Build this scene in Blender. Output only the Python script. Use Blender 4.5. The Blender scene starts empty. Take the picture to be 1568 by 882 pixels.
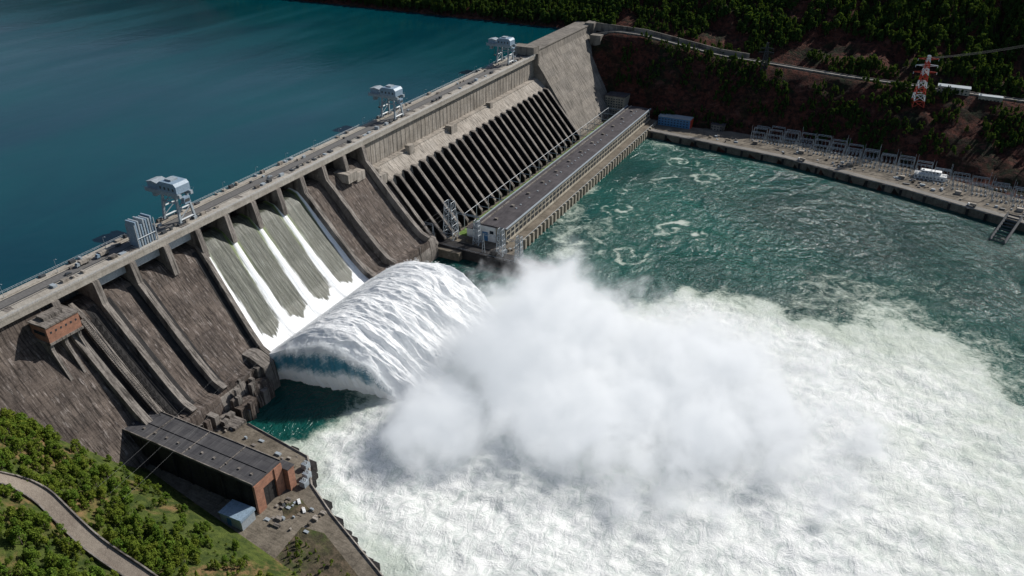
import bpy, math, random
import numpy as np
from mathutils import Vector
random.seed(3); rng=np.random.default_rng(5)
R=math.radians
scene=bpy.context.scene

# ---------------------------------------------------------------- noise
TAB=rng.random((256,256))
def vn(x,y):
    xi=np.floor(x).astype(int); yi=np.floor(y).astype(int)
    fx=x-xi; fy=y-yi
    fx=fx*fx*(3-2*fx); fy=fy*fy*(3-2*fy)
    a=TAB[xi%256,yi%256]; b=TAB[(xi+1)%256,yi%256]; c=TAB[xi%256,(yi+1)%256]; d=TAB[(xi+1)%256,(yi+1)%256]
    return (a*(1-fx)+b*fx)*(1-fy)+(c*(1-fx)+d*fx)*fy
def fbm(x,y,o=4):
    x=np.asarray(x,float); y=np.asarray(y,float)
    s=0; a=.5; t=0
    for i in range(o):
        s=s+a*vn(x+17.3*i,y+9.1*i); t+=a; a*=.5; x=x*2.03; y=y*2.03
    return s/t
def sstep(a,b,x):
    t=np.clip((x-a)/(b-a),0,1); return t*t*(3-2*t)

# ---------------------------------------------------------------- materials
def newmat(name):
    m=bpy.data.materials.new(name); m.use_nodes=True; nt=m.node_tree; nt.nodes.clear()
    out=nt.nodes.new('ShaderNodeOutputMaterial'); return m,nt,out
def nd(nt,t,ins=None,**props):
    n=nt.nodes.new(t)
    for k,v in props.items(): setattr(n,k,v)
    for k,v in (ins or {}).items():
        s=n.inputs[k]
        if isinstance(v,bpy.types.NodeSocket): nt.links.new(v,s)
        else:
            if isinstance(v,tuple) and len(v)==3 and s.type=='RGBA': v=v+(1,)
            s.default_value=v
    return n
def mth(nt,op,a,b=0.0,clamp=False):
    return nd(nt,'ShaderNodeMath',{0:a,1:b},operation=op,use_clamp=clamp).outputs[0]
def mixc(nt,f,a,b,bt='MIX'):
    n=nt.nodes.new('ShaderNodeMix'); n.data_type='RGBA'; n.blend_type=bt
    for i,v in ((0,f),(6,a),(7,b)):
        s=n.inputs[i]
        if isinstance(v,bpy.types.NodeSocket): nt.links.new(v,s)
        else: s.default_value=(v+(1,)) if isinstance(v,tuple) and len(v)==3 else v
    return n.outputs[2]
def mr(nt,v,a,b,c=0.0,d=1.0,smooth=False):
    n=nd(nt,'ShaderNodeMapRange',{0:v,1:a,2:b,3:c,4:d}); n.clamp=True
    if smooth: n.interpolation_type='SMOOTHSTEP'
    return n.outputs[0]
def noise(nt,vec,scale,detail=4,rough=.55,dist=0.0):
    return nd(nt,'ShaderNodeTexNoise',{'Vector':vec,'Scale':scale,'Detail':detail,'Roughness':rough,'Distortion':dist}).outputs[0]
def objco(nt): return nd(nt,'ShaderNodeTexCoord').outputs['Object']
def scl(nt,vec,s,rot=(0,0,0)): return nd(nt,'ShaderNodeMapping',{'Vector':vec,'Scale':s,'Rotation':rot}).outputs[0]

def concrete(name,c1,c2,grid=None,gs=.35,streak=.5,rough=.85,bump=.3,light=None):
    m,nt,out=newmat(name); co=objco(nt)
    n1=noise(nt,co,.06,6,.6,.5); n2=noise(nt,co,.45,5,.65)
    f=mr(nt,mth(nt,'ADD',mth(nt,'MULTIPLY',n1,.6),mth(nt,'MULTIPLY',n2,.4)),.36,.64)
    col=mixc(nt,f,c1,c2)
    st=noise(nt,scl(nt,co,(.12,.9,.03)),1.0,5,.6)
    col=mixc(nt,mth(nt,'MULTIPLY',mr(nt,st,.47,.64),streak),col,tuple(x*.25 for x in c1))
    if light:
        st2=noise(nt,scl(nt,co,(.15,.5,.05)),1.3,6,.7)
        col=mixc(nt,mr(nt,st2,.55,.70,0,.75),col,light)
    if grid:
        sp=nd(nt,'ShaderNodeSeparateXYZ',{0:co})
        cb=nd(nt,'ShaderNodeCombineXYZ',{0:sp.outputs[1],1:mth(nt,'SUBTRACT',sp.outputs[2],mth(nt,'MULTIPLY',sp.outputs[0],.25)),2:0.0}).outputs[0]
        br=nd(nt,'ShaderNodeTexBrick',{'Vector':cb,'Color1':(1,1,1,1),'Color2':(.62,.64,.66,1),'Mortar':(.3,.3,.3,1),'Scale':1.0,'Mortar Size':.14,'Brick Width':grid[0],'Row Height':grid[1],'Mortar Smooth':.3})
        br.offset=0.0
        col=mixc(nt,gs,col,br.outputs[0],'MULTIPLY')
    n3=noise(nt,co,1.8,6,.7)
    b=nd(nt,'ShaderNodeBump',{'Height':mth(nt,'ADD',n3,mth(nt,'MULTIPLY',n2,2.0)),'Strength':bump,'Distance':.5}).outputs[0]
    col=mixc(nt,.45,col,mixc(nt,mr(nt,n3,.3,.7),(.5,.5,.5),(1.35,1.35,1.35)),'MULTIPLY')
    p=nd(nt,'ShaderNodeBsdfPrincipled',{'Base Color':col,'Roughness':rough,'Normal':b,'Specular IOR Level':.2})
    nt.links.new(p.outputs[0],out.inputs[0]); return m
def simple(name,c,rough=.6,metal=0.0,var=.25,sc=.8):
    m,nt,out=newmat(name); co=objco(nt); n=noise(nt,co,sc,5,.6)
    col=mixc(nt,mr(nt,n,.3,.7),tuple(x*(1-var) for x in c),tuple(min(1,x*(1+var)) for x in c))
    p=nd(nt,'ShaderNodeBsdfPrincipled',{'Base Color':col,'Roughness':rough,'Metallic':metal})
    nt.links.new(p.outputs[0],out.inputs[0]); return m

M={}
M['slab']=concrete('stained_slab_concrete',(.068,.054,.047),(.175,.142,.12),grid=(13.7,7.5),gs=.65,streak=.85,light=(.42,.37,.34))
M['rib']=concrete('rib_concrete',(.135,.12,.107),(.30,.272,.245),streak=.9)
M['wall']=concrete('crest_wall_concrete',(.30,.265,.225),(.48,.435,.38),grid=(7,6),gs=.4,streak=.75)
M['deckc']=concrete('deck_concrete',(.30,.27,.23),(.44,.41,.36),streak=.2)
M['dark']=concrete('dark_concrete',(.020,.020,.022),(.05,.047,.045),streak=.7)  # general dark concrete for walls, quay blocks and rib strips
M['black']=concrete('slot_concrete_painted_shade',(.008,.008,.010),(.022,.021,.021),streak=.5)  # near-black concrete: shade of the penstock slots put into the colour
M['abut']=concrete('abutment_concrete',(.19,.17,.145),(.31,.28,.245),grid=(20,9),gs=.6,streak=.8)
M['asph']=simple('asphalt',(.12,.115,.11),.9)
M['quayc']=concrete('quay_concrete',(.10,.085,.065),(.25,.215,.17),grid=(12,6),gs=.3,streak=.3)
M['steel']=simple('painted_steel_grey',(.30,.34,.37),.5)
M['bluesteel']=simple('painted_steel_blue',(.22,.30,.38),.5)
M['darksteel']=simple('dark_steel',(.05,.055,.06),.6)
M['white']=simple('white_paint',(.72,.73,.72),.6,var=.1)
M['red']=simple('red_paint',(.5,.06,.03),.5,var=.15)
M['glass']=simple('dark_glass',(.02,.03,.04),.15)
M['rubber']=simple('rubber',(.02,.02,.02),.9)
M['blue']=simple('blue_cladding',(.05,.17,.34),.6)
M['cream']=concrete('cream_facade',(.34,.30,.24),(.47,.43,.35),grid=(8.5,4),gs=.5,streak=.4)
M['grass']=simple('grass',(.10,.17,.03),.95,var=.5,sc=.3)

def brickmat():
    m,nt,out=newmat('red_brick'); co=objco(nt); sp=nd(nt,'ShaderNodeSeparateXYZ',{0:co})
    cb=nd(nt,'ShaderNodeCombineXYZ',{0:mth(nt,'ADD',sp.outputs[0],sp.outputs[1]),1:sp.outputs[2],2:0.0}).outputs[0]
    br=nd(nt,'ShaderNodeTexBrick',{'Vector':cb,'Color1':(.36,.17,.11,1),'Color2':(.27,.125,.08,1),'Mortar':(.3,.2,.15,1),'Scale':1.0,'Mortar Size':.03,'Brick Width':.9,'Row Height':.35})
    n=noise(nt,co,.4,5)
    col=mixc(nt,.6,br.outputs[0],mixc(nt,mr(nt,n,.3,.7),(.5,.5,.5),(1.3,1.2,1.1)),'MULTIPLY')
    p=nd(nt,'ShaderNodeBsdfPrincipled',{'Base Color':col,'Roughness':.9}); nt.links.new(p.outputs[0],out.inputs[0]); return m
M['brick']=brickmat()
def roofmat(name,c1,c2,gw,gh):
    m,nt,out=newmat(name); co=objco(nt)
    n=noise(nt,co,.12,6,.65); n2=noise(nt,scl(nt,co,(1,.08,1)),.6,5,.7)
    col=mixc(nt,mr(nt,n,.35,.65),c1,c2); col=mixc(nt,mr(nt,n2,.5,.75,0,.5),col,tuple(x*1.9 for x in c2))
    br=nd(nt,'ShaderNodeTexBrick',{'Vector':co,'Color1':(1,1,1,1),'Color2':(.8,.8,.82,1),'Mortar':(.45,.45,.45,1),'Scale':1.0,'Mortar Size':.15,'Brick Width':gw,'Row Height':gh}); br.offset=0
    col=mixc(nt,.7,col,br.outputs[0],'MULTIPLY')
    p=nd(nt,'ShaderNodeBsdfPrincipled',{'Base Color':col,'Roughness':.85,'Specular IOR Level':.2}); nt.links.new(p.outputs[0],out.inputs[0]); return m
M['roof']=roofmat('bitumen_roof',(.050,.046,.050),(.085,.078,.082),10.3,17.3)
M['roof2']=roofmat('seam_roof',(.05,.05,.055),(.085,.083,.085),4.0,7.3)

# ---------------------------------------------------------------- mesh builder
class MB:
    def __init__(s): s.v=[]; s.f=[]; s.m=[]
    def add(s,vs,fs,mi=0):
        o=len(s.v); s.v+= [tuple(map(float,v)) for v in vs]; s.f+=[tuple(o+i for i in f) for f in fs]; s.m+=[mi]*len(fs)
    def box(s,x0,x1,y0,y1,z0,z1,mi=0):
        s.add([(x0,y0,z0),(x1,y0,z0),(x1,y1,z0),(x0,y1,z0),(x0,y0,z1),(x1,y0,z1),(x1,y1,z1),(x0,y1,z1)],
              [(3,2,1,0),(4,5,6,7),(0,1,5,4),(1,2,6,5),(2,3,7,6),(3,0,4,7)],mi)
    def beam(s,p,q,w,mi=0):
        p=Vector(p); q=Vector(q); d=(q-p)
        if d.length<1e-6: return
        d.normalize(); u=d.orthogonal().normalized(); w2=d.cross(u)
        if abs(d.z)>.99: u=Vector((1,0,0)); w2=Vector((0,1,0))
        u*=w/2; w2*=w/2
        vs=[p+u+w2,p-u+w2,p-u-w2,p+u-w2,q+u+w2,q-u+w2,q-u-w2,q+u-w2]
        s.add(vs,[(3,2,1,0),(4,5,6,7),(0,1,5,4),(1,2,6,5),(2,3,7,6),(3,0,4,7)],mi)
    def prism(s,prof,ya,yb,mi=0):
        fa=ya if callable(ya) else (lambda x:ya); fb=yb if callable(yb) else (lambda x:yb)
        n=len(prof)
        vs=[(x,fa(x),z) for x,z in prof]+[(x,fb(x),z) for x,z in prof]
        fs=[(i,(i+1)%n,n+(i+1)%n,n+i) for i in range(n)]+[tuple(range(n-1,-1,-1)),tuple(range(n,2*n))]
        s.add(vs,fs,mi)
    def polyz(s,pts,z0,z1,mi=0):
        n=len(pts); vs=[(x,y,z0) for x,y in pts]+[(x,y,z1) for x,y in pts]
        fs=[(i,(i+1)%n,n+(i+1)%n,n+i) for i in range(n)]+[tuple(range(n-1,-1,-1)),tuple(range(n,2*n))]
        s.add(vs,fs,mi)
    def cyl(s,c,r,h,axis='z',n=10,mi=0,r2=None):
        r2=r if r2 is None else r2; vs=[]
        for k,(rr,hh) in enumerate(((r,0),(r2,h))):
            for i in range(n):
                a=2*math.pi*i/n; a1=rr*math.cos(a); a2=rr*math.sin(a)
                vs.append({'z':(c[0]+a1,c[1]+a2,c[2]+hh),'x':(c[0]+hh,c[1]+a1,c[2]+a2),'y':(c[0]+a1,c[1]+hh,c[2]+a2)}[axis])
        s.add(vs,[(i,(i+1)%n,n+(i+1)%n,n+i) for i in range(n)]+[tuple(range(n-1,-1,-1)),tuple(range(n,2*n))],mi)
    def build(s,name,mats,parent=None,bevel=0):
        me=bpy.data.meshes.new(name); me.from_pydata(s.v,[],s.f)
        for m in mats: me.materials.append(M[m] if isinstance(m,str) else m)
        me.polygons.foreach_set('material_index',s.m); me.update()
        o=bpy.data.objects.new(name,me); scene.collection.objects.link(o)
        if parent: o.parent=parent
        if bevel:
            b=o.modifiers.new('bevel','BEVEL'); b.width=bevel; b.segments=2; b.limit_method='ANGLE'
        return o
def empty(name,loc=(0,0,0),rz=0):
    o=bpy.data.objects.new(name,None); scene.collection.objects.link(o); o.location=loc; o.rotation_euler=(0,0,rz); return o
def gridmesh(name,X,Y,Z,mats,attrs=None,parent=None,smooth=True):
    ni,nj=X.shape
    co=np.stack([X,Y,Z],-1).reshape(-1,3)
    idx=np.arange(ni*nj).reshape(ni,nj)
    f=np.stack([idx[:-1,:-1],idx[1:,:-1],idx[1:,1:],idx[:-1,1:]],-1).reshape(-1,4)
    me=bpy.data.meshes.new(name); me.from_pydata(co.tolist(),[],f.tolist())
    for m in mats: me.materials.append(m)
    if smooth: me.polygons.foreach_set('use_smooth',[True]*len(f))
    for k,v in (attrs or {}).items():
        a=me.attributes.new(k,'FLOAT','POINT'); a.data.foreach_set('value',np.ascontiguousarray(v,dtype=np.float32).ravel())
    me.update(); o=bpy.data.objects.new(name,me); scene.collection.objects.link(o)
    if parent: o.parent=parent
    return o

# ================================================================ TERRAIN
def footL(X): return np.interp(X,[-200,0,50,130,200,300,500,900,3000],[20,12,8,-4,-14,-32,-90,-200,-600])
def mL(X): return np.interp(X,[0,50,81,120,200,400],[1.5,1.3,.85,.56,.45,.4])
def TL(X,Y):
    d=footL(X)-Y
    up=16+230*(1-np.exp(-np.maximum(d,0)*mL(X)/230))+ (fbm(X*.03,Y*.03,4)-.5)*12*sstep(5,50,d)
    dn=16+np.minimum(d,0)*.8
    return np.where(d>0,up,np.maximum(dn,-12))
def qY(X): return np.interp(X,[0,140,310,442,541,700,1000,3000],[756,756,735,698,662,598,480,-200])
def roadY(X): return np.interp(X,[-50,0,80,185,350,553,900,3000],[868,868,874,880,885,880,850,500])
def roadZ(X): return np.interp(X,[-50,0,80,185,350,553,900],[105,105,101,84,74,70,66])
def TR(X,Y):
    q=qY(X); tw=np.interp(X,[100,140,290,550],[55,40,78,95]); d=Y-q
    ry=roadY(X)-12; rz=roadZ(X); t=np.clip((Y-(q+tw))/np.maximum(ry-(q+tw),5),0,1)
    n=(fbm(X*.015+5,Y*.015,5)-.5)
    rk=np.abs(fbm(X*.06+1,Y*.05,5)-.5)*2
    rk2=np.abs(fbm(X*.035+7,Y*.012,5)-.5)*2
    z=7+(rz-7)*(t**.8)
    z=z+(n*20-rk*12-rk2*14+5)*np.sin(np.pi*t)
    d2=Y-(ry+26)
    z=np.where(d2>0,rz+d2*.62+(n*46-rk*12-rk2*30)*sstep(0,80,d2),z)
    z=np.where(z>rz+330,rz+330+(z-rz-330)*.1,z)
    z=np.where(d<0,-12,z)
    z2=98+(Y-880)*.55+(fbm(X*.012,Y*.012,5)-.5)*40*sstep(880,960,Y)+(fbm(X*.05,Y*.05,3)-.5)*5
    z2=np.where(z2>400,400+(z2-400)*.1,z2)
    w=sstep(-5,45,X)
    return np.maximum(z*w+z2*(1-w),-12)

def groundmat(name,soil,green,dark,bias,bd=2.5,rock=None):
    m,nt,out=newmat(name); co=objco(nt)
    n1=noise(nt,co,.022,7,.66,.6); n2=noise(nt,co,.18,6,.65); n3=noise(nt,co,1.1,4,.7)
    col=mixc(nt,mr(nt,n1,bias-.05,bias+.05),soil,green)
    col=mixc(nt,mr(nt,n2,.42,.60),col,dark)
    if rock:
        n4=noise(nt,scl(nt,co,(1,1,2.2)),.07,8,.72,.8)
        col=mixc(nt,mr(nt,n4,.55,.62,0,.8),col,rock)
    b=nd(nt,'ShaderNodeBump',{'Height':mth(nt,'ADD',n2,mth(nt,'MULTIPLY',n3,.4)),'Strength':.9,'Distance':bd}).outputs[0]
    p=nd(nt,'ShaderNodeBsdfPrincipled',{'Base Color':col,'Roughness':.95,'Normal':b,'Specular IOR Level':.1})
    nt.links.new(p.outputs[0],out.inputs[0]); return m
gL=groundmat('grassy_ground',(.22,.14,.07),(.085,.11,.026),(.04,.06,.016),.48)
gR=groundmat('hill_ground_darkened_for_shade',(.10,.036,.026),(.020,.030,.015),(.026,.016,.013),.55,4.5,rock=(.13,.060,.046))  # reddish soil and greens, coloured darker to deepen the hillside's shade
M['verge']=groundmat('rough_verge',(.13,.10,.07),(.06,.085,.025),(.05,.045,.03),.5,1.0)
def axis(a,b,st,lo,hi,g=1.12):
    c=list(np.arange(a,b+.01,st)); s=st; x=a; L=[]
    while x>lo: s*=g; x-=s; L.append(x)
    s=st; x=c[-1]; Rr=[]
    while x<hi: s*=g; x+=s; Rr.append(x)
    return np.array(L[::-1]+c+Rr)
X,Y=np.meshgrid(axis(0,320,2.5,-3000,4000),axis(-150,60,2.5,-3000,60),indexing='ij')
gridmesh('grassy_hillside',X,Y,TL(X,Y),[gL])
X,Y=np.meshgrid(axis(-600,760,5,-4000,4000),axis(700,1150,4.5,690,4000),indexing='ij')
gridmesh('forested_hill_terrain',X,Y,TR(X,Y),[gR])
mb=MB(); mb.box(-4500,4500,-3500,4500,-14,-12.6); mb.build('ground',['quayc'])

# ================================================================ WATER
def watermat(name,deep,shallow,wsc,bd,foam=True,rough=.12):
    m,nt,out=newmat(name); co=objco(nt)
    w1=noise(nt,scl(nt,co,(1,.6,1),(0,0,.5)),wsc,5,.6,.6)
    w2=noise(nt,scl(nt,co,(1,.5,1),(0,0,-.35)),wsc*3.1,4,.65)
    n0=noise(nt,co,.006,4,.5,.4)
    h=mth(nt,'ADD',w1,mth(nt,'MULTIPLY',w2,.45))
    if foam:
        n5=noise(nt,co,.012,4,.55,1.0)
        sx=nd(nt,'ShaderNodeSeparateXYZ',{0:co}).outputs[0]
        h=mth(nt,'MULTIPLY',h,mr(nt,n5,.36,.62,.55,1.1))
        h=mth(nt,'MULTIPLY',h,mr(nt,sx,200,480,.9,1.7))
    bp=nd(nt,'ShaderNodeBump',{'Height':h,'Strength':1.0,'Distance':bd}).outputs[0]
    if not foam:
        w3=noise(nt,scl(nt,co,(1,.15,1),(0,0,.9)),.012,5,.6,.5)
        n0=mth(nt,'ADD',mth(nt,'MULTIPLY',n0,.5),mth(nt,'MULTIPLY',w3,.5))
    col=mixc(nt,mr(nt,n0,.38,.62),deep,shallow)
    p=nd(nt,'ShaderNodeBsdfPrincipled',{'Base Color':col,'Roughness':rough,'IOR':1.33,'Normal':bp})
    if not foam:
        nt.links.new(mr(nt,w3,.4,.62,rough,rough+.14),p.inputs['Roughness'])
        nt.links.new(p.outputs[0],out.inputs[0]); return m
    F=nd(nt,'ShaderNodeAttribute',attribute_name='foam').outputs['Fac']
    f1=noise(nt,scl(nt,co,(1,1,.3)),.05,10,.70,1.6); f2=noise(nt,scl(nt,co,(.8,1.4,1),(0,0,.3)),.35,7,.72,.8)
    nz=mth(nt,'ADD',mth(nt,'MULTIPLY',f1,.6),mth(nt,'MULTIPLY',f2,.4))
    sub=mth(nt,'SUBTRACT',F,nz)
    mask=mr(nt,sub,-.10,.14,smooth=True)
    thin=mr(nt,sub,.0,.48)
    fc=mixc(nt,thin,(.36,.43,.35),(.82,.83,.81))
    fn=noise(nt,scl(nt,co,(1.3,.8,1),(0,0,.5)),.12,9,.70,1.2)
    fl=noise(nt,scl(nt,co,(1,1.5,1),(0,0,-.2)),.022,5,.6,1.0)
    fb=nd(nt,'ShaderNodeBump',{'Height':mth(nt,'ADD',fn,mth(nt,'MULTIPLY',f2,.4)),'Strength':.7,'Distance':2.2}).outputs[0]
    fc=mixc(nt,mr(nt,fn,.34,.54,.55,0),fc,(.34,.43,.39))
    fc=mixc(nt,mth(nt,'MULTIPLY',mr(nt,fl,.42,.64,.0,.65),mr(nt,F,.7,1.1,1.0,.2)),fc,(.43,.49,.41))
    d=nd(nt,'ShaderNodeBsdfPrincipled',{'Base Color':fc,'Roughness':.5,'Normal':fb,'Specular IOR Level':.35})
    mx=nd(nt,'ShaderNodeMixShader',{0:mask,1:p.outputs[0],2:d.outputs[0]})
    nt.links.new(mx.outputs[0],out.inputs[0]); return m
M['river']=watermat('river_water_surface',(.002,.045,.040),(.006,.082,.066),.095,4.8,rough=.17)
M['res']=watermat('reservoir_water_surface',(.000,.034,.050),(.000,.054,.066),.05,.22,foam=False,rough=.12)
X,Y=np.meshgrid(axis(44,640,1.9,38,4000,1.15),axis(-60,700,2.0,-1500,790,1.15),indexing='ij')
B=np.interp(X,[60,100,150,200,250,330,400,500,560,700,1200],[120,200,285,330,350,386,408,404,375,300,150])
wob=(fbm(X*.02,Y*.02,5)-.5)
rad=np.hypot((X-235)/340,(Y-150)/250)
core=1.12-.38*sstep(.25,1.5,rad)
foam=core*sstep(75,-60,Y-B+wob*140)
foam-= .12*sstep(430,640,X)+.12*sstep(600,1100,X)
foam=np.maximum(foam,.47*sstep(240,10,Y-B+wob*150)*sstep(210,400,X))
foam*=1-.90*sstep(1.45,.45,np.hypot((X-94)/52,(Y-110)/37)+wob*.9)
foam=np.where((X<75)&(Y>130),foam*.3,foam)
foam-= .26*sstep(1.3,.3,np.hypot((X-300)/50,(Y-160)/28)+wob)
foam-= .34*sstep(22,0,np.abs(Y-np.interp(X,[70,147,165,190,240,400],[80,73,55,43,21,-40])-4)+wob*24)
for cx,cy,r,sg in ((172,432,34,1),(184,522,32,-1),(206,612,36,1),(204,690,26,-1),(245,655,32,-1),(160,480,18,1),(168,575,20,-1),(250,500,34,1),(230,430,28,-1)):
    dx=(X-cx)+wob*16; dy=Y-cy+(fbm(X*.03+5,Y*.03,3)-.5)*16; rr=np.hypot(dx,dy)/r; an=np.arctan2(dy,dx)
    sp=np.maximum(0,np.cos(sg*an*1+rr*10+fbm(X*.06,Y*.06,4)*9))**2
    foam=np.maximum(foam,(.35+.25*sp*fbm(X*.05+r,Y*.05,3)*1.7)*sstep(1.6,.5,rr))
tr=sstep(340,140,X)*sstep(350,400,Y)
foam=np.maximum(foam,.49*tr*fbm(X*.03+9,Y*.02,4)*1.5)
foam=np.clip(foam,0,1.15)
near=sstep(1,.1,np.hypot((X-225)/150,(Y-190)/130))
amp=.25+1.8*sstep(.4,1,foam)+3.5*near
rid=1-np.abs(fbm(X*.045+wob*1.5,Y*.07,5)-.5)*4
Z=(fbm(X*.07,Y*.07,5)-.5)*1.6*amp+rid*amp*.55+(fbm(X*.25+3,Y*.22,3)-.5)*amp*.7
Z=np.where(Y>750,Z*.2,Z)
gridmesh('river_water',X,Y,Z,[M['river']],{'foam':foam})
X,Y=np.meshgrid(axis(-500,-24.5,20,-6000,-24.5),axis(-300,1000,25,-2500,3500),indexing='ij')
gridmesh('reservoir_water',X,Y,np.full(X.shape,98.0),[M['res']])

# ================================================================ DAM
dam=empty('concrete_dam')
PS=[(-20,84),(-14,88),(-8,89),(0,87),(6,81),(14,71.5),(30,53),(48,33.5),(58,24.5),(64,21),(69,22)]
def sk(Y):
    sft=float(np.interp(Y,[30,85,140,195,250],[0,-3,-14,-7,0]))
    return lambda x: Y+sft*min(1,max(0,x/64))
mb=MB()
edges=[30+27.5*k for k in range(12)]
for a,b in zip(edges[:-1],edges[1:]):
    mb.prism(PS+[(69,14),(66,-6),(-20,-6)],sk(a),sk(b),0)
mb.build('spillway_body',['slab'],dam)
def face_z(x): return float(np.interp(x,[p[0] for p in PS],[p[1] for p in PS]))
mb=MB()
def rib(mb,Yc,h,th,x1=66,mi=0):
    xs=[-3,2,8,16,30,48,58,x1]
    top=[(x+.7*h*(x>0),face_z(x)+h*(.7 if x>0 else 1)) for x in xs]
    bot=[(x,face_z(x)-1) for x in xs[::-1]]
    f=sk(Yc)
    mb.prism(top+bot,lambda x:f(x)-th/2,lambda x:f(x)+th/2,mi)
for Yc,h,th in ((30,6,5),(42,3.5,3),(57.5,5,4),(85,5.5,4),(140,4,3.5),(250,6,4),(277.5,7,4),(332.5,6,4)): rib(mb,Yc,h,th)
mb.build('divider_ribs',['rib'],dam)
mb=MB()
for Yc,w in ((35,6),(50,6),(62,6),(80,5),(90,4),(135,4)):
    f=sk(Yc); xs=[2,8,16,30,48,58,64]
    mb.prism([(x+.15,face_z(x)+.3) for x in xs]+[(x,face_z(x)-.5) for x in xs[::-1]],lambda x:f(x)-w/2,lambda x:f(x)+w/2,0)
mb.build('dark_rib_strips',['dark'],dam)  # dark strips laid along the ribs, painting in shadow lines
mb=MB()
for e in edges:
    mb.prism([(-22,101),(-22,84),(3,84),(9,80),(7,90),(4.5,101)],e-2.2,e+2.2,0)
mb.build('spillway_piers',['rib'],dam)
mb=MB()
for k,(a,b) in enumerate(zip(edges[:-1],edges[1:])):
    openb=4<=k<8
    mb.box(-15,-13.5,a+2.3,b-2.3,(94 if openb else 86),101.0,0)
    if k in (2,3,1):
        mb.box(-3,-1.2,a+2.3,b-2.3,93.5,100.5,1)
    for j in range(6):
        yy=a+3.5+j*(b-a-7)/5
        mb.box(-13.5,-12.9,yy-.3,yy+.3,(94.2 if openb else 86.2),100.8,0)
mb.build('spillway_gates',['darksteel','steel'],dam)
mb=MB()
mb.prism([(0,101),(3,90),(58,22),(66,12),(66,-6),(-25,-6),(-25,101)],-420,30-.01,0)
mb.build('left_abutment',['slab'],dam)
mb=MB(); mb.box(-25,-20,30,332.5,-6,93,0); mb.build('upstream_wall',['deckc'],dam)
mb=MB()
mb.prism([(0,101),(0,77),(6,76),(18,66),(20,56),(60,9),(60,-6),(-25,-6),(-25,101)],332.6,690,0)
mb.build('power_section_body',['wall'],dam)
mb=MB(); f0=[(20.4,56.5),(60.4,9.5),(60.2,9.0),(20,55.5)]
mb.prism(f0,345,685,0); mb.build('penstock_slots',['black'],dam)  # near-black sheet over the slot floor, painting in its shade
mb=MB()
for k in range(25):
    y=345+k*14.1
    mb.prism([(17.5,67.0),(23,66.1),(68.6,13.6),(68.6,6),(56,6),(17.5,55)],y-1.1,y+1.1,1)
    mb.prism([(17.5,67.9),(23.4,67.0),(69.6,14),(69.6,12),(68.7,13.2),(23,66.15),(17.5,67.05)],y-1.7,y+1.7,0)
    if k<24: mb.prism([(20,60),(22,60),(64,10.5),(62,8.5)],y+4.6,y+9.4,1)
mb.build('penstock_ribs',['rib','black'],dam)  # rib sides coloured near-black, caps pale, to deepen the slot shade
mb=MB()
mb.prism([(6,76.3),(18,66.3),(30,55),(62,14),(66,6),(18,6),(0,60)],332.7,344,0)
mb.build('slab_beside_ribs',['slab'],dam)
mb=MB()
y=334
while y<688:
    mb.box(0,.28,y,y+1.0,77.5,101,0); y+=7.05
mb.box(0,.6,332.6,690,99.6,101.0,0); mb.box(0.003,6.2,332.6,690,76.02,77.0,0)
mb.box(4.5,10,396,404,72,82,0); mb.box(4.5,12,470,482,70,80,0); mb.box(7,20,334,344,66,75,0); mb.box(8,14,338,343,75,79,0)
mb.box(3,9,560,566,72,80,0)
mb.box(-2,14,296,309,80,88,0); mb.box(2,12,310,322,76,84,0)
mb.build('crest_wall_trim',['wall'],dam)
mb=MB()
mb.prism([(0,108),(2,100),(66,10),(66,-6),(-25,-6),(-25,108)],690.02,885,0)
mb.box(-25,1,690.02,885,108,109.2,0)
mb.build('right_abutment',['abut'],dam)
mb=MB(); mb.box(-26,3,684,700,105,115,0); mb.box(1,6,690,694,20,107,0); mb.box(-6,8,868,884,95,112,0); mb.box(10,26,850,862,86,100,0)
mb.build('abutment_tower',['abut'],dam)
mb=MB()
mb.box(-25,3.2,-420,690,101.01,104.4,0)
mb.box(-24,-19.5,-420,690,104.404,105.2,0); mb.box(1.6,3.4,-420,690,104.404,105.5,0)
mb.box(-18.5,-9.2,-420,690,104.404,104.43,1)
mb.box(-8.6,1.2,-420,690,104.404,104.6,0)
for xx in (-17.8,-9.8,-7.5,0.3): mb.box(xx,xx+.25,-420,690,104.61,104.8,2)
y=-400
while y<688:
    if rng.random()<.75: mb.box(-8.4,-8.4+rng.uniform(2,7),y,y+rng.uniform(2,8),104.602,104.65+rng.random()*.1,3)
    y+=14
mb.build('crest_deck',['deckc','asph','darksteel','rib'],dam)
mb=MB()
for xx in (3.1,-24.6):
    y=-420
    while y<690: mb.beam((xx,y,105.2),(xx,y,106.8),.14); y+=3
    for z in (106.0,106.8): mb.beam((xx,-420,z),(xx,690,z),.12)
mb.build('crest_railing',['steel'],dam)
mb=MB()
for y in list(np.arange(36,690,6.9)):
    if rng.random()<.55:
        w=rng.uniform(1.0,3); mb.box(-5-w,-5+w*.4,y,y+rng.uniform(1.5,5),104.6,105.2+rng.random()*2.0,int(rng.integers(0,4)))
    if rng.random()<.3: mb.box(-23.5,-21,y+4,y+rng.uniform(5,9),105.2,106.2+rng.random()*1.6,int(rng.integers(0,4)))
    if rng.random()<.25: mb.box(-18,-16.4,y,y+rng.uniform(1.5,4),104.5,105.4+rng.random(),int(rng.integers(0,4)))
mb.build('hoist_machinery',['steel','darksteel','wall','rib'],dam,bevel=.08)
mb=MB()
for k in range(60):
    x=8+k*.95; z=face_z(x)+5.5
    mb.box(x,x+1.0,38,41,z-1.2,z,0)
for k in range(18):
    x=9+k*3.1; z=face_z(x)
    mb.box(x,x+1.6,43.6,47.5,z-1,z+3.8,1)
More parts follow.
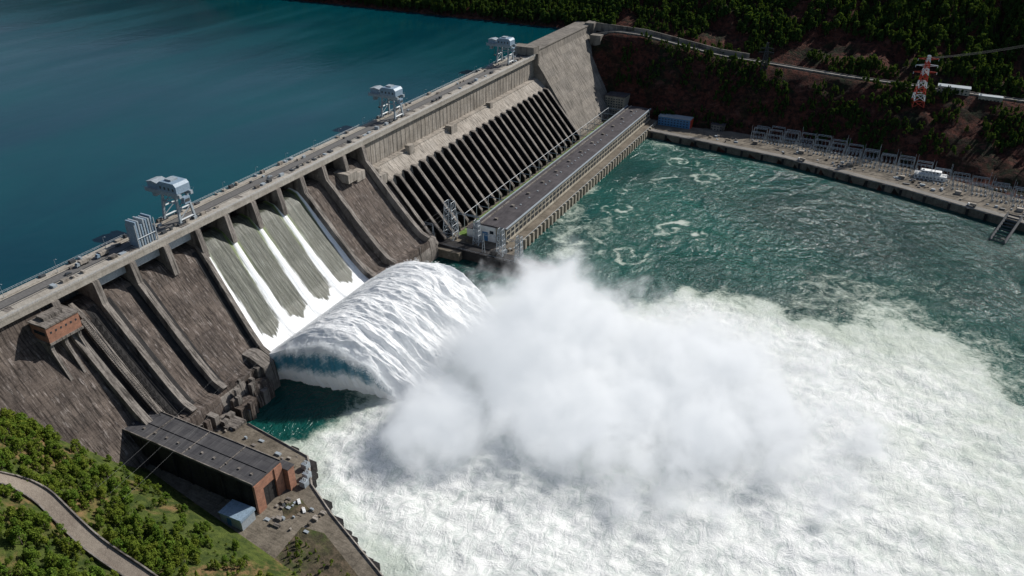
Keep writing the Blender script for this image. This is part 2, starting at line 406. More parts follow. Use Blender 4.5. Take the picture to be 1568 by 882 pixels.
for yy in (38,41,43.7,47.4): mb.beam((8,yy,face_z(8)+6),(64,yy,face_z(64)+6),.3,1)
mb.build('service_stairs',['rib','dark'],dam)

mb=MB()
mb.prism([(50,28),(62,27),(73,22),(75,8),(75,-6),(50,-6)],113,124,0)
mb.prism([(56,16),(76,15),(80,4),(80,-6),(56,-6)],98,113,1)
mb.box(70,74,101,103.5,15,20,0)
mb.prism([(58,21),(70,20),(72,12),(72,-6),(58,-6)],76,98,0)
mb.box(72,82,80,95,-6,12,1); mb.box(64,68,84,90,20,25,1)
mb.box(70,90,66,76,-6,10,0)
mb.prism([(58,23),(70,22),(72,10),(72,-6),(58,-6)],40,76,1)
mb.box(60,78,62,66,8,17,0)
mb.prism([(52,32),(74,20),(80,14),(80,-6),(52,-6)],248.2,256,0)
mb.prism([(56,24),(70,22),(78,10),(78,-6),(56,-6)],256,300,1)
mb.prism([(56,22),(68,20),(70,10),(70,-6),(56,-6)],300,345,0)
for i in range(46):
    x=rng.uniform(62,84); y=rng.uniform(44,112); s=rng.uniform(1,4)
    mb.box(x,x+s,y,y+s*1.3,-2,rng.uniform(10,24)-max(0,(x-70))*.7,int(rng.integers(0,2)))
mb.build('toe_blocks',['rib','slab'],dam,bevel=.15)

# ---- water sheets
def sheetmat():
    m,nt,out=newmat('spill_water'); co=objco(nt)
    u=nd(nt,'ShaderNodeAttribute',attribute_name='u').outputs['Fac']; v=nd(nt,'ShaderNodeAttribute',attribute_name='v').outputs['Fac']
    cb=nd(nt,'ShaderNodeCombineXYZ',{0:mth(nt,'MULTIPLY',u,6.0),1:mth(nt,'MULTIPLY',v,22.0),2:0.0}).outputs[0]
    n1=noise(nt,cb,1.0,7,.7,.3)
    cb2=nd(nt,'ShaderNodeCombineXYZ',{0:mth(nt,'MULTIPLY',u,1.3),1:mth(nt,'MULTIPLY',v,9.0),2:3.0}).outputs[0]
    n2=noise(nt,cb2,1.0,4,.6,.2)
    fr=mth(nt,'PINGPONG',v,.5)
    w=mr(nt,u,.05,1,.055,.21)
    d=mth(nt,'SUBTRACT',w,fr)
    d=mth(nt,'ADD',d,mth(nt,'MULTIPLY',mth(nt,'SUBTRACT',n1,.5),mr(nt,u,0,1,.10,.45)))
    d=mth(nt,'ADD',d,mth(nt,'MULTIPLY',mr(nt,v,0.0,.4,.15,0.0),u))
    d=mth(nt,'ADD',d,mth(nt,'MULTIPLY',mr(nt,v,3.6,4.0,.0,0.10),u))
    d=mth(nt,'ADD',d,mr(nt,mth(nt,'ADD',u,mth(nt,'MULTIPLY',n2,.12)),.86,.98,0,.55))
    wf=mr(nt,d,-.03,.05,smooth=True)
    base=mixc(nt,mr(nt,n2,.35,.6),(.036,.042,.032),(.085,.090,.070))
    moss=mr(nt,mth(nt,'ADD',mth(nt,'SUBTRACT',.19,fr),mth(nt,'MULTIPLY',mth(nt,'SUBTRACT',n2,.5),.3)),0,.12)
    moss=mth(nt,'MULTIPLY',moss,mr(nt,u,.1,.6,.95,.1))
    base=mixc(nt,moss,base,(.15,.22,.03))
    fine=noise(nt,scl(nt,co,(.3,2.0,.3)),1.0,5,.7)
    base=mixc(nt,.6,base,mixc(nt,mr(nt,fine,.35,.65),(.45,.45,.45),(1.7,1.7,1.7)),'MULTIPLY')
    thinw=mr(nt,n1,.54,.72,0,.5)
    base=mixc(nt,thinw,base,(.42,.46,.42))
    col=mixc(nt,wf,base,(.85,.87,.88))
    bp=nd(nt,'ShaderNodeBump',{'Height':n1,'Strength':.35,'Distance':1.0}).outputs[0]
    p=nd(nt,'ShaderNodeBsdfPrincipled',{'Base Color':col,'Roughness':mr(nt,wf,0,1,.4,.7),'Normal':bp,'Specular IOR Level':.16}); nt.links.new(p.outputs[0],out.inputs[0]); return m
us=np.linspace(0,1,90); vs_=np.linspace(0,1,200)
U,V=np.meshgrid(us,vs_,indexing='ij')
Xc=-10+U*78
Zc=np.interp(Xc,[p[0] for p in PS],[p[1] for p in PS])+.5+ 1.2*np.maximum(0,1-np.abs(((V*4+.5)%1)-.5)/(.04+.16*U))
yl=140-14*np.clip(Xc/64,0,1)+1.5; yr=np.full_like(Xc,248.2)
Yc=yl+(yr-yl)*V
gridmesh('spillway_flow',Xc,Yc,Zc+(fbm(Xc*.05,Yc*.6,3)-.5)*.6,[sheetmat()],{'u':U,'v':V*4})
def jetmat():
    m,nt,out=newmat('jet_foam'); co=objco(nt)
    F=nd(nt,'ShaderNodeAttribute',attribute_name='foam').outputs['Fac']
    u=nd(nt,'ShaderNodeAttribute',attribute_name='u').outputs['Fac']; v=nd(nt,'ShaderNodeAttribute',attribute_name='v').outputs['Fac']
    cb=nd(nt,'ShaderNodeCombineXYZ',{0:mth(nt,'MULTIPLY',u,8.0),1:mth(nt,'MULTIPLY',v,60.0),2:0.0}).outputs[0]
    n1=noise(nt,cb,1.0,9,.72,.7); n2=noise(nt,co,.35,9,.74,.8)
    nn=mth(nt,'ADD',mth(nt,'MULTIPLY',n1,.55),mth(nt,'MULTIPLY',n2,.45))
    f=mr(nt,mth(nt,'SUBTRACT',F,nn),-.25,.30,smooth=True)
    c=mixc(nt,f,(.07,.23,.31),(.94,.95,.96))
    bp=nd(nt,'ShaderNodeBump',{'Height':nn,'Strength':.38,'Distance':1.8}).outputs[0]
    d=nd(nt,'ShaderNodeBsdfDiffuse',{'Color':c,'Normal':bp}); t=nd(nt,'ShaderNodeBsdfTranslucent',{'Color':c,'Normal':bp})
    mx=nd(nt,'ShaderNodeMixShader',{0:.30,1:d.outputs[0],2:t.outputs[0]}); nt.links.new(mx.outputs[0],out.inputs[0]); return m
JX=[66,75,90,108,125,142,156,168,176]; JZ=[22.5,31,41,46,42.5,31,14,0,-6]
S,V=np.meshgrid(np.linspace(0,1,260),np.linspace(0,1,440),indexing='ij')
Xj=66+S*112
Zj=np.interp(Xj,np.linspace(66,176,300),np.convolve(np.pad(np.interp(np.linspace(66,176,300),JX,JZ),20,mode='edge'),np.ones(41)/41,'valid'))
L0=125+24*S; R0=249+38*S
Yj=L0+(R0-L0)*V+(fbm(Xj*.05,V*6,3)-.5)*9*S
g=np.minimum(1,S*3)
warp=fbm(V*7,S*3,3)*2.2
billow=1-np.abs(fbm(V*15+warp,S*5.0,3)-.5)*4
billow2=1-np.abs(fbm(V*44+4+warp*2,S*13,3)-.5)*4
stre=(fbm(V*80+9,S*5,4)-.5)
lobe=np.abs(np.sin(V*4*math.pi))*3.2-2.2
h=(fbm(V*9+2,S*2.0,3)-.5)*7.5*g+billow*(.8+2.7*S)*g+billow2*(.3+.9*S)*g+stre*1.5*g+lobe*g*sstep(1,.35,S)
Zj=Zj+h-6*(1-sstep(0,.06,V))*np.minimum(1,S*4)
Xj=Xj+(fbm(V*14+7,S*3,4)-.5)*24*S**1.5+billow*2.0*S
jet=empty('water_jet'); jm=jetmat()
fo=np.clip(1.0+h*.03-.05*S,0,1.15)
gridmesh('upper_sheet',Xj,Yj,Zj,[jm],{'foam':fo,'u':S,'v':V},jet)
T=np.linspace(0,1,70); S2=np.linspace(0,1,260)
SS,TT=np.meshgrid(S2,T,indexing='ij')
ex=Xj[:,0][:,None]; ey=Yj[:,0][:,None]; ez=Zj[:,0][:,None]
Xl=ex+TT*6*SS+(fbm(SS*12,TT*3,3)-.5)*4*TT; Zl=ez*(1-TT)-3*TT
Yl=ey+ -3*np.sin(TT*2.2)+9*TT**2+(fbm(SS*34,TT*2,4)-.5)*6*np.minimum(1,TT*4)
gridmesh('side_curtain',Xl,Yl,Zl,[jm],{'foam':np.clip(.90-.62*np.sin(np.clip(TT*1.6,0,1)*math.pi)*(1-SS**3)+.3*SS**2*TT+(fbm(SS*20,TT*4,4)-.5)*.7,0,1),'u':SS*.7,'v':TT*.5+SS},jet)
ex2=Xj[:,-1][:,None]; ey2=Yj[:,-1][:,None]; ez2=Zj[:,-1][:,None]
gridmesh('far_curtain',ex2+TT*5*SS,ey2+4*np.sin(TT*2),ez2*(1-TT)-3*TT,[jm],{'foam':np.full(TT.shape,.9),'u':SS,'v':TT},jet)

# ---- mist volume
def mistmat():
    m,nt,out=newmat('spray_mist_with_glow'); co=objco(nt)
    def ell(c,r):
        mp=nd(nt,'ShaderNodeVectorMath',{0:co,1:c},operation='SUBTRACT').outputs[0]
        mp=nd(nt,'ShaderNodeVectorMath',{0:mp,1:tuple(1/x for x in r)},operation='MULTIPLY').outputs[0]
        ln=nd(nt,'ShaderNodeVectorMath',{0:mp},operation='LENGTH').outputs['Value']
        return mth(nt,'SUBTRACT',1.0,ln)
    e=ell((232,226,8),(70,86,84))
    e=mth(nt,'MAXIMUM',e,ell((202,134,2),(44,56,42)))
    e=mth(nt,'MAXIMUM',e,ell((268,180,0),(84,70,48)))
    e=mth(nt,'MAXIMUM',e,mth(nt,'MULTIPLY',ell((174,214,4),(24,82,22)),.6))
    e2=mth(nt,'MULTIPLY',ell((320,236,0),(165,132,44)),.72)
    e=mth(nt,'MAXIMUM',e,e2)
    n1=noise(nt,co,.026,6,.66,.5); n2=noise(nt,co,.09,5,.65)
    nn=mth(nt,'ADD',mth(nt,'MULTIPLY',mth(nt,'SUBTRACT',n1,.5),1.35),mth(nt,'MULTIPLY',mth(nt,'SUBTRACT',n2,.5),.65))
    f=mr(nt,mth(nt,'ADD',e,nn),-.02,.68)
    den=mth(nt,'MULTIPLY',mth(nt,'POWER',f,2.1),.22)
    sc=nd(nt,'ShaderNodeVolumeScatter',{'Color':(1,1,1),'Density':den,'Anisotropy':.1})
    em=nd(nt,'ShaderNodeEmission',{'Color':(.88,.94,1.0),'Strength':mth(nt,'MULTIPLY',den,.36)})  # even glow added to the mist, standing in for repeated scattering
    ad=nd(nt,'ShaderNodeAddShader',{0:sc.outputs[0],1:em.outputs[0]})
    nt.links.new(ad.outputs[0],out.inputs['Volume'])
    try: m.cycles.volume_step_rate=.27
    except Exception as ex: print(ex)
    return m
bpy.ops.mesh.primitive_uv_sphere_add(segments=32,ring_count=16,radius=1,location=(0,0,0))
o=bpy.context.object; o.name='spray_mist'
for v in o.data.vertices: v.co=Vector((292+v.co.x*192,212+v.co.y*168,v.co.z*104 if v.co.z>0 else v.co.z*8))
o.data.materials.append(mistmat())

# ================================================================ POWERHOUSE
ph=empty('powerhouse')
mb=MB()
mb.box(92,123,380,795,4,24.2,0)
mb.build('walls',['cream'],ph)
mb=MB()
mb.prism([(91,24.2),(91,25.0),(107.5,25.9),(124,25.0),(124,24.2)],379,796,0)
mb.box(96,97.2,379.5,795,25.3,26.4,1); mb.box(122.8,124.3,378.8,796,25.0,26.0,2); mb.box(90.6,91.6,378.8,796,25.0,25.9,2)
for y in np.arange(392,790,34.3): mb.box(104,107,y,y+3,25.7,27.3,1)
for y in np.arange(385,790,9.7):
    if rng.random()<.6: mb.box(110,111.5,y,y+1.5,25.5,26.4,2)
mb.build('roof',['roof','rib','steel'],ph)
mb=MB()
mb.box(123,133,372,800,-6,10,0)
for y in np.arange(378,792,8.6):
    mb.box(133,135.5,y,y+3.2,-6,9.9,1)
for y in np.arange(382,792,8.6):
    mb.box(123.002,123.35,y,y+5.6,13,16.5,2); mb.box(123.002,123.35,y,y+5.6,18.5,21.5,2)
mb.box(123,124.6,380,795,10.8,12.4,1); mb.beam((134.6,372,11.6),(134.6,800,11.6),.25,3)
for y in np.arange(374,800,6): mb.beam((134.6,y,9.9),(134.6,y,11.6),.25,3)
mb.build('tailrace_deck',['quayc','cream','glass','steel'],ph)
mb=MB()
mb.box(90.5,112,379.2,379.98,5,23.9,0)
mb.box(98,104,378.9,379.19,8,18,1); mb.box(106,110,378.9,379.19,17,20,2); mb.box(92,96,378.9,379.19,17,20,2)
mb.box(80,91.9,381,392,6,17,0); mb.box(79.6,92.0,380.6,392.4,17,17.6,3)
mb.build('end_facade',['white','blue','glass','roof'],ph)
mb=MB(); mb.box(60,92,345,800,-6,8,0); mb.box(70,82,372,790,8.004,8.35,1); mb.box(85,88,372,790,8.004,8.1,2)
mb.build('transformer_terrace',['quayc','grass','asph'])
ty=empty('transformer_yard')
mb=MB()
for y in np.arange(400,785,24):
    mb.box(83.5,88.5,y,y+7,8.1,12.5,0)
    for k in range(3): mb.cyl((86,y+1.3+k*2.2,12.5),.35,2.2,mi=1)
    for k in range(6): mb.box(82.9,83.5,y+.4+k*1.1,y+.9+k*1.1,8.5,12,1)
mb.build('transformers',['steel','rib'],ty,bevel=.1)
mb=MB()
for y in np.arange(392,790,24):
    for x in (71,90): mb.beam((x,y,8),(x,y,25),.45)
    mb.beam((71,y,24.5),(90,y,24.5),.5)
for x in (71,90): mb.beam((x,392,24.8),(x,776,24.8),.35)
mb.build('busbar_gantries',['steel'],ty)

def lattice(name,loc,h,wb,wt,mats=('steel',),arms=0,seg=6,th=.35,striped=False,rz=0):
    mb=MB()
    def lev(t): w=(wb+(wt-wb)*t)/2; z=h*t; return [Vector((sx*w,sy*w,z)) for sx,sy in ((-1,-1),(1,-1),(1,1),(-1,1))]
    for k in range(seg):
        a=lev(k/seg); b=lev((k+1)/seg); mi=(k%2) if striped else 0
        for i in range(4):
            j=(i+1)%4
            mb.beam(a[i],b[i],th*1.3,mi); mb.beam(a[i],b[j],th*.8,mi); mb.beam(a[j],b[i],th*.8,mi); mb.beam(b[i],b[j],th,mi)
    for k in range(arms):
        z=h*(.68+.13*k); L=wb*1.0-k*.8
        for s in (-1,1):
            mb.beam((0,0,z+1.5),(s*L,0,z),th,(k%2) if striped else 0); mb.beam((0,0,z-1.2),(s*L,0,z),th,(k%2) if striped else 0)
            mb.beam((s*L,0,z),(s*L,0,z-2.5),th*.8,1 if len(mats)>1 else 0)
    o=mb.build(name,list(mats)); o.location=loc; o.rotation_euler=(0,0,rz); return o
def gantryframe(name,x0,x1,y,z0,h,parent=None,w=3):
    mb=MB()
    for x in (x0,x1):
        for s in (-w/2,w/2):
            mb.beam((x+s,y,z0),(x,y,z0+h),.35)
        for k in range(6):
            t=k/6; mb.beam((x-w/2*(1-t),y,z0+h*t),(x+w/2*(1-t-1/6),y,z0+h*(t+1/6)),.25)
    n=max(4,int(abs(x1-x0)/3))
    mb.beam((x0,y,z0+h),(x1,y,z0+h),.3); mb.beam((x0,y,z0+h-1.8),(x1,y,z0+h-1.8),.3)
    for i in range(n):
        a=x0+(x1-x0)*i/n; b=x0+(x1-x0)*(i+1)/n; mb.beam((a,y,z0+h-1.8),(b,y,z0+h),.22)
    return mb.build(name,['steel'],parent)
sw=empty('separation_wall')
mb=MB(); mb.prism([(44,12),(62,11),(80,9.5),(182,8.5),(186,4),(186,-6),(44,-6)],351,364,0)
mb.box(60,136,364,379,-6,8.8,1); mb.box(52,60,353,362,11,17,1); mb.box(120,126,354,361,9,13,0)
for i in range(24):
    x=rng.uniform(62,134); y=rng.uniform(366,377); s=rng.uniform(.8,2.6); mb.box(x,x+s,y,y+s,8.8,8.8+rng.uniform(.8,3),int(rng.integers(1,3)))
for x in np.arange(66,182,5): mb.beam((x,352,8.5),(x,352,10.2),.2,2)
mb.beam((64,352,10.2),(181,352,9.9),.2,2)
mb.build('wall_body',['dark','quayc','steel'],sw)
lattice('lattice_tower',(70,368,9),38,11,7,seg=5)
lattice('lattice_tower',(128,360,9),26,7,4,seg=5)
lattice('lattice_tower',(148,357,9),24,6,4,seg=5)
lattice('lattice_tower',(98,369,9),24,6,4,seg=5)
gantryframe('line_gantry',112,150,356,9,20); gantryframe('line_gantry',48,62,350,14,16); gantryframe('line_gantry',74,98,374,9,26)

# ================================================================ LEFT BANK
mb=MB()
mb.polyz([(60,78),(92,75),(147,68),(165,50),(190,37),(240,15),(300,-5),(420,-42),(600,-95),(600,-130),(300,-40),(200,-22),(130,-12),(50,0),(56,30)],-6,8,0)
for a,b in (((92,75),(147,68)),((147,68),(165,50)),((165,50),(190,37)),((190,37),(240,15)),((240,15),(300,-5)),((300,-5),(420,-42))):
    mb.beam((a[0],a[1],7.9),(b[0],b[1],7.9),1.6,1)
    n=int(math.dist(a,b)/5)
    for i in range(n):
        t=(i+rng.random())/n; x=a[0]+(b[0]-a[0])*t; y=a[1]+(b[1]-a[1])*t; s=rng.uniform(1,3.2); mb.box(x-s,x+s,y-s,y+s+1,-4,rng.uniform(1,6),2)
mb.build('quay',['quayc','rib','dark'])
mb=MB(); mb.polyz([(182,22),(196,24),(240,5),(300,-16),(300,-40),(205,-18),(185,-12)],7.9,8.3,0); mb.polyz([(160,30),(168,38),(178,34),(170,22)],7.9,8.2,0); mb.build('grass_verge',['verge'])
mh=empty('machine_hall')
mb=MB(); mb.box(47.5,153,19.2,39.8,7.9,28.8,0)
for k in range(8):
    x=50+k*13; mb.box(x,x+1.4,18.6,19.2,8,28.5,0); mb.box(x,x+1.4,39.8,40.4,8,28.5,0)
mb.build('walls',['dark'],mh)
mb=MB(); mb.prism([(46.8,28.8),(46.8,30.2),(154,30.2),(154,28.8)],18.2,40.8,0)
for x in (70,99.5,128): mb.box(x,x+.5,18.3,40.7,30.2,30.7,1)
mb.box(46.8,154,29.4,29.9,30.204,30.6,0)
for x in np.arange(52,150,9.5): mb.box(x,x+1.3,24,25.3,30.2,31.0,1)
for yy in (18.1,40.4): mb.box(46.8,154,yy,yy+.5,30.0,30.8,1)
mb.build('roof',['roof2','rib'],mh)
mb=MB()
mb.box(153.003,154.6,18.6,24.6,8,28.6,0); mb.box(153.003,154.6,34.5,40.4,8,28.6,0); mb.box(153.003,154.0,24.6,34.5,22,28.6,0)
mb.box(153.003,153.4,24.6,34.5,8,22,1); mb.box(150,158,41,46,7.9,24,0); mb.box(149.6,158.4,40.6,46.4,24,24.6,2)
mb.build('brick_end',['brick','dark','roof2'],mh)
sh=empty('storage_shed')
mb=MB(); mb.box(139,155,5,15,8,14.5,0); mb.box(144,147,4.8,5.0,8,13,1); mb.build('walls',['steel','blue'],sh)
mb=MB(); mb.prism([(138.5,14.5),(138.5,15.1),(155.5,16.3),(155.5,14.5)],4.4,15.6,0); mb.build('roof',['bluesteel'],sh)
mb=MB()
for (x,y) in ((157,52),(151,58),(160,46)):
    mb.box(x,x+4,y,y+4,8,12,0)
    for k in range(3): mb.cyl((x+.8+k*1.2,y+2,12),.25,1.8,mi=1)
mb.build('transformer',['steel','rib'],bevel=.1)
mb=MB()
for i in range(60):
    if i<30: x,y=rng.uniform(62,150),rng.uniform(46,66)
    else: x,y=rng.uniform(158,186),rng.uniform(14,38)
    s=rng.uniform(.5,2.2); mb.box(x,x+s*rng.uniform(.6,2),y,y+s,7.95,8.1+rng.uniform(.2,1.6),int(rng.integers(0,4)))
mb.build('stacked_materials',['rib','steel','quayc','wall'],bevel=.05)
bg=empty('brick_gatehouse')
mb=MB(); mb.box(3.6,18,12,33,86,96,0); mb.build('walls',['brick'],bg)
mb=MB(); mb.box(3.3,18.5,11.5,33.5,96,97,0); mb.box(3.3,18.5,11.5,33.5,84.5,86,0)
for y in (13,22,31): mb.prism([(4,84.5),(17,84.5),(17,80),(26,62),(20,62),(4,75)],y-1,y+1,0)
mb.box(5,12,16,28,97,99,0)
mb.build('frame',['rib'],bg)
mb=MB()
for y in np.arange(14,32,3.2): mb.box(18.003,18.12,y,y+1.0,91.5,92.8,0)
mb.box(6,16,11.9,11.998,90,92.5,0)
mb.build('windows',['glass'],bg)

def drape(name,pts,w,Tf,mats,dz=.5,kh=1.1):
    P=np.array(pts,float); d=np.r_[0,np.cumsum(np.hypot(*np.diff(P,axis=0).T))]; t=np.arange(0,d[-1],2.0)
    xs=np.interp(t,d,P[:,0]); ys=np.interp(t,d,P[:,1])
    k=np.ones(9)/9
    xs=np.convolve(np.pad(xs,4,mode='edge'),k,'valid'); ys=np.convolve(np.pad(ys,4,mode='edge'),k,'valid')
    tx=np.gradient(xs); ty_=np.gradient(ys); L=np.hypot(tx,ty_); nx=-ty_/L; ny=tx/L
    zc=np.maximum.reduce([Tf(xs+nx*o_,ys+ny*o_) for o_ in (-w/2,0,w/2)])+dz
    zc=np.convolve(np.pad(zc,6,mode='edge'),np.ones(13)/13,'valid')+.4
    mb=MB()
    def strip(a,b,z0,z1,mi):
        vs=[]
        for i in range(len(xs)):
            for o_,zz in ((a,z0),(a,z1),(b,z1),(b,z0)): vs.append((xs[i]+nx[i]*o_,ys[i]+ny[i]*o_,zc[i]+zz))
        fs=[]
        for i in range(len(xs)-1):
            for k2 in range(4): fs.append((4*i+k2,4*i+(k2+1)%4,4*i+4+(k2+1)%4,4*i+4+k2))
        mb.add(vs,fs,mi)
    strip(-w/2,w/2,-6,0,0)
    strip(-w/2-.7,-w/2,-6,kh,1); strip(w/2,w/2+.7,-6,kh,1)
    return mb.build(name,mats),(xs,ys,zc)
RD=[(240,-62),(200,-62),(165,-60),(135,-58),(108,-56),(90,-55),(80,-62),(74,-78),(66,-100),(60,-140)]
M['dirt']=concrete('dusty_road_surface',(.17,.14,.115),(.26,.225,.185),streak=.1)
M['rroad']=concrete('grey_road_surface',(.15,.145,.135),(.25,.235,.215),streak=.1)  # plain grey surface for the right bank and quay roads
_,rd=drape('road',RD,7.5,TL,['dirt','rib'])
_,rd2=drape('road',[(x,float(roadY(np.array(x)))) for x in (2,40,80,130,185,260,350,450,553,700,900)],9,TR,['rroad','abut'],dz=.6)
mb=MB(); xs=np.arange(8,230,6.0)
for a,b in zip(xs[:-1],xs[1:]):
    ya,yb=float(roadY(a))+9,float(roadY(b))+9; za,zb=float(roadZ(a)),float(roadZ(b))
    mb.add([(a,ya,za-4),(b,yb,zb-4),(b,yb,zb+7),(a,ya,za+7),(a,ya+1.5,za-4),(b,yb+1.5,zb-4),(b,yb+1.5,zb+7),(a,ya+1.5,za+7)],[(0,1,2,3),(7,6,5,4),(3,2,6,7)],0)
mb.build('retaining_wall',['abut'])

mb=MB()
qx=[124,140,200,260,310,370,442,490,541,620,700,850,1000]
pts=[(x,float(qY(np.array(x)))) for x in qx]
mb.polyz(pts+[(1000,560),(700,665),(541,735),(442,770),(310,800),(124,815)],-6,7.5,0)
for a,b in zip(pts[:-1],pts[1:]):
    n=max(1,int(math.dist(a,b)/18))
    for i in range(n):
        x=a[0]+(b[0]-a[0])*i/n; y=a[1]+(b[1]-a[1])*i/n; mb.box(x-1.3,x+1.3,y-1.4,y+1,-3,7.9,1)
mb.build('quay',['quayc','dark'])
mb=MB()
for a,b in zip(pts[:-1],pts[1:]):
    mb.add([(a[0],a[1]+5,7.52),(b[0],b[1]+5,7.52),(b[0],b[1]+13,7.52),(a[0],a[1]+13,7.52)],[(0,1,2,3)],0)
    mb.beam((a[0],a[1]+.8,7.9),(b[0],b[1]+.8,7.9),1.0,1)
mb.build('quay_road',['rroad','wall'])
mb=MB()
for i in range(90):
    x=rng.uniform(200,760); y=float(qY(np.array(x)))+rng.uniform(15,34); s=rng.uniform(.8,3.0)
    mb.box(x,x+s*rng.uniform(.7,2.5),y,y+s,7.45,7.6+rng.uniform(.5,2.2),int(rng.integers(0,4)))
mb.build('stacked_materials',['rib','steel','darksteel','quayc'],bevel=.06)
swy=empty('switchyard')
for k,x in enumerate(np.arange(262,760,19)):
    y0=float(qY(np.array(x)))+36
    mb=MB()
    for r in range(3):
        y=y0+r*16+rng.uniform(-2,2); hh=rng.uniform(18,24)
        for xx in (x,x+16):
            mb.beam((xx-1,y,7.5),(xx,y,hh),.3); mb.beam((xx+1,y,7.5),(xx,y,hh),.3)
            if rng.random()<.4: mb.beam((xx,y,hh),(xx,y,hh+7),.25)
        mb.beam((x,y,hh),(x+16,y,hh),.4); mb.beam((x,y,hh-1.5),(x+16,y,hh-1.5),.28)
        for i in range(5): mb.beam((x+i*3.2,y,hh-1.5),(x+i*3.2+3.2,y,hh),.2)
        for i in range(4):
            mb.cyl((x+2+i*4.2,y+6,7.5),.4,4.5,n=6,mi=1,r2=.25); mb.box(x+1+i*4.2,x+2.6+i*4.2,y+5,y+7,7.5,9.3,0)
            mb.cyl((x+1+i*4.2,y+10,7.5),.3,6.5,n=5,mi=0,r2=.2)
    if k%3==0: mb.box(x+4,x+10,y0-7,y0-3,7.5,11,2)
    mb.build('bay',['steel','rib','wall'],swy)
def shed(name,x0,x1,y0,y1,z0,z1,wm,rm,win=True,endm=None):
    e=empty(name); mb=MB(); mb.box(x0,x1,y0,y1,z0,z1,0); mb.build('walls',[wm],e)
    mb=MB(); mb.box(x0-.4,x1+.4,y0-.4,y1+.4,z1,z1+.7,0)
    mb.box(x0+1,x0+3,y0+1.5,y0+3,z1+.7,z1+1.8,0); mb.build('roof',[rm],e)
    if win:
        mb=MB(); n=max(2,int((x1-x0)/4))
        for i in range(n):
            x=x0+.8+i*(x1-x0-1.6)/n
            zz=z0+1.2
            while zz<z1-1.6: mb.box(x,x+1.9,y0-.06,y0-.003,zz,zz+1.5,0); zz+=3.4
        mb.build('windows',['glass'],e)
    if endm:
        mb=MB(); mb.box(x1+.003,x1+.5,y0,y1,z0,z1,0); mb.build('end_wall',[endm],e)
    return e
shed('boat_house',137,180,790,804,7.5,19,'blue','steel',endm='red')
shed('administration_building',56,84,802,824,7,33,'cream','roof')
shed('white_terminal_building',452,484,742,752,7.5,12,'white','white')
shed('white_terminal_building',458,478,744,750,13.2,16,'white','white')
shed('road_depot',455,490,872,884,71,79,'cream','steel'); shed('road_depot',500,525,868,876,68,74,'cream','steel')
shed('valve_house',205,222,800,810,7,15,'rib','roof')
lattice('transmission_pylon',(437,850,float(TR(np.array(437.),np.array(850.)))-1),60,13,2.5,mats=('red','white'),arms=3,seg=8,th=.6,striped=True,rz=.3)
def tz(x,y): return float(TR(np.array(float(x)),np.array(float(y))))-1
lattice('transmission_pylon',(250,862,tz(250,862)),38,9,2,mats=('darksteel','darksteel'),arms=2,seg=7,th=.35,rz=.2)
lattice('transmission_pylon',(610,960,tz(610,960)),45,10,2,mats=('darksteel','darksteel'),arms=3,seg=7,th=.4,rz=.4)
lattice('transmission_pylon',(60,960,tz(60,960)),42,9,2,mats=('darksteel','darksteel'),arms=3,seg=7,th=.4,rz=.4)
mb=MB(); a=Vector((548,666,11)); b=Vector((534,616,1.5)); s=Vector((6,-1.8,0))
for o_ in (-1,1):
    mb.beam(a+s*o_,b+s*o_,1.8); mb.beam(a+s*o_+Vector((0,0,2.6)),b+s*o_+Vector((0,0,2.6)),.6)
for i in range(10):
    c=a.lerp(b,i/9); mb.beam(c-s,c+s,1.2)
    for o_ in (-1,1): mb.beam(c+s*o_,c+s*o_+Vector((0,0,2.6)),.4)
    if i%3==0:
        for o_ in (-1,1): mb.beam(c+s*o_,Vector((c.x+s.x*o_,c.y+s.y*o_,-6)),1.2)
mb.build('jetty',['darksteel'])

def cable(name,P,sag,r=.12,mat='darksteel'):
    mb=MB()
    for p_,q_ in zip(P[:-1],P[1:]):
        p_=Vector(p_); q_=Vector(q_); pr=p_
        for i in range(1,17):
            t=i/16; c=p_.lerp(q_,t)-Vector((0,0,4*sag*t*(1-t))); mb.beam(pr,c,r*2); pr=c
    return mb.build(name,[mat])
for k in range(3):
    cable('power_line',[(70+k*5,368,44),(70+k*9,150,62),(115+k*9,-40,62)],6,.03,'darksteel')
    cable('power_line',[(433+k*4,850,115),(612+k*4,960,tz(610,960)+40)],5,.08,'darksteel')

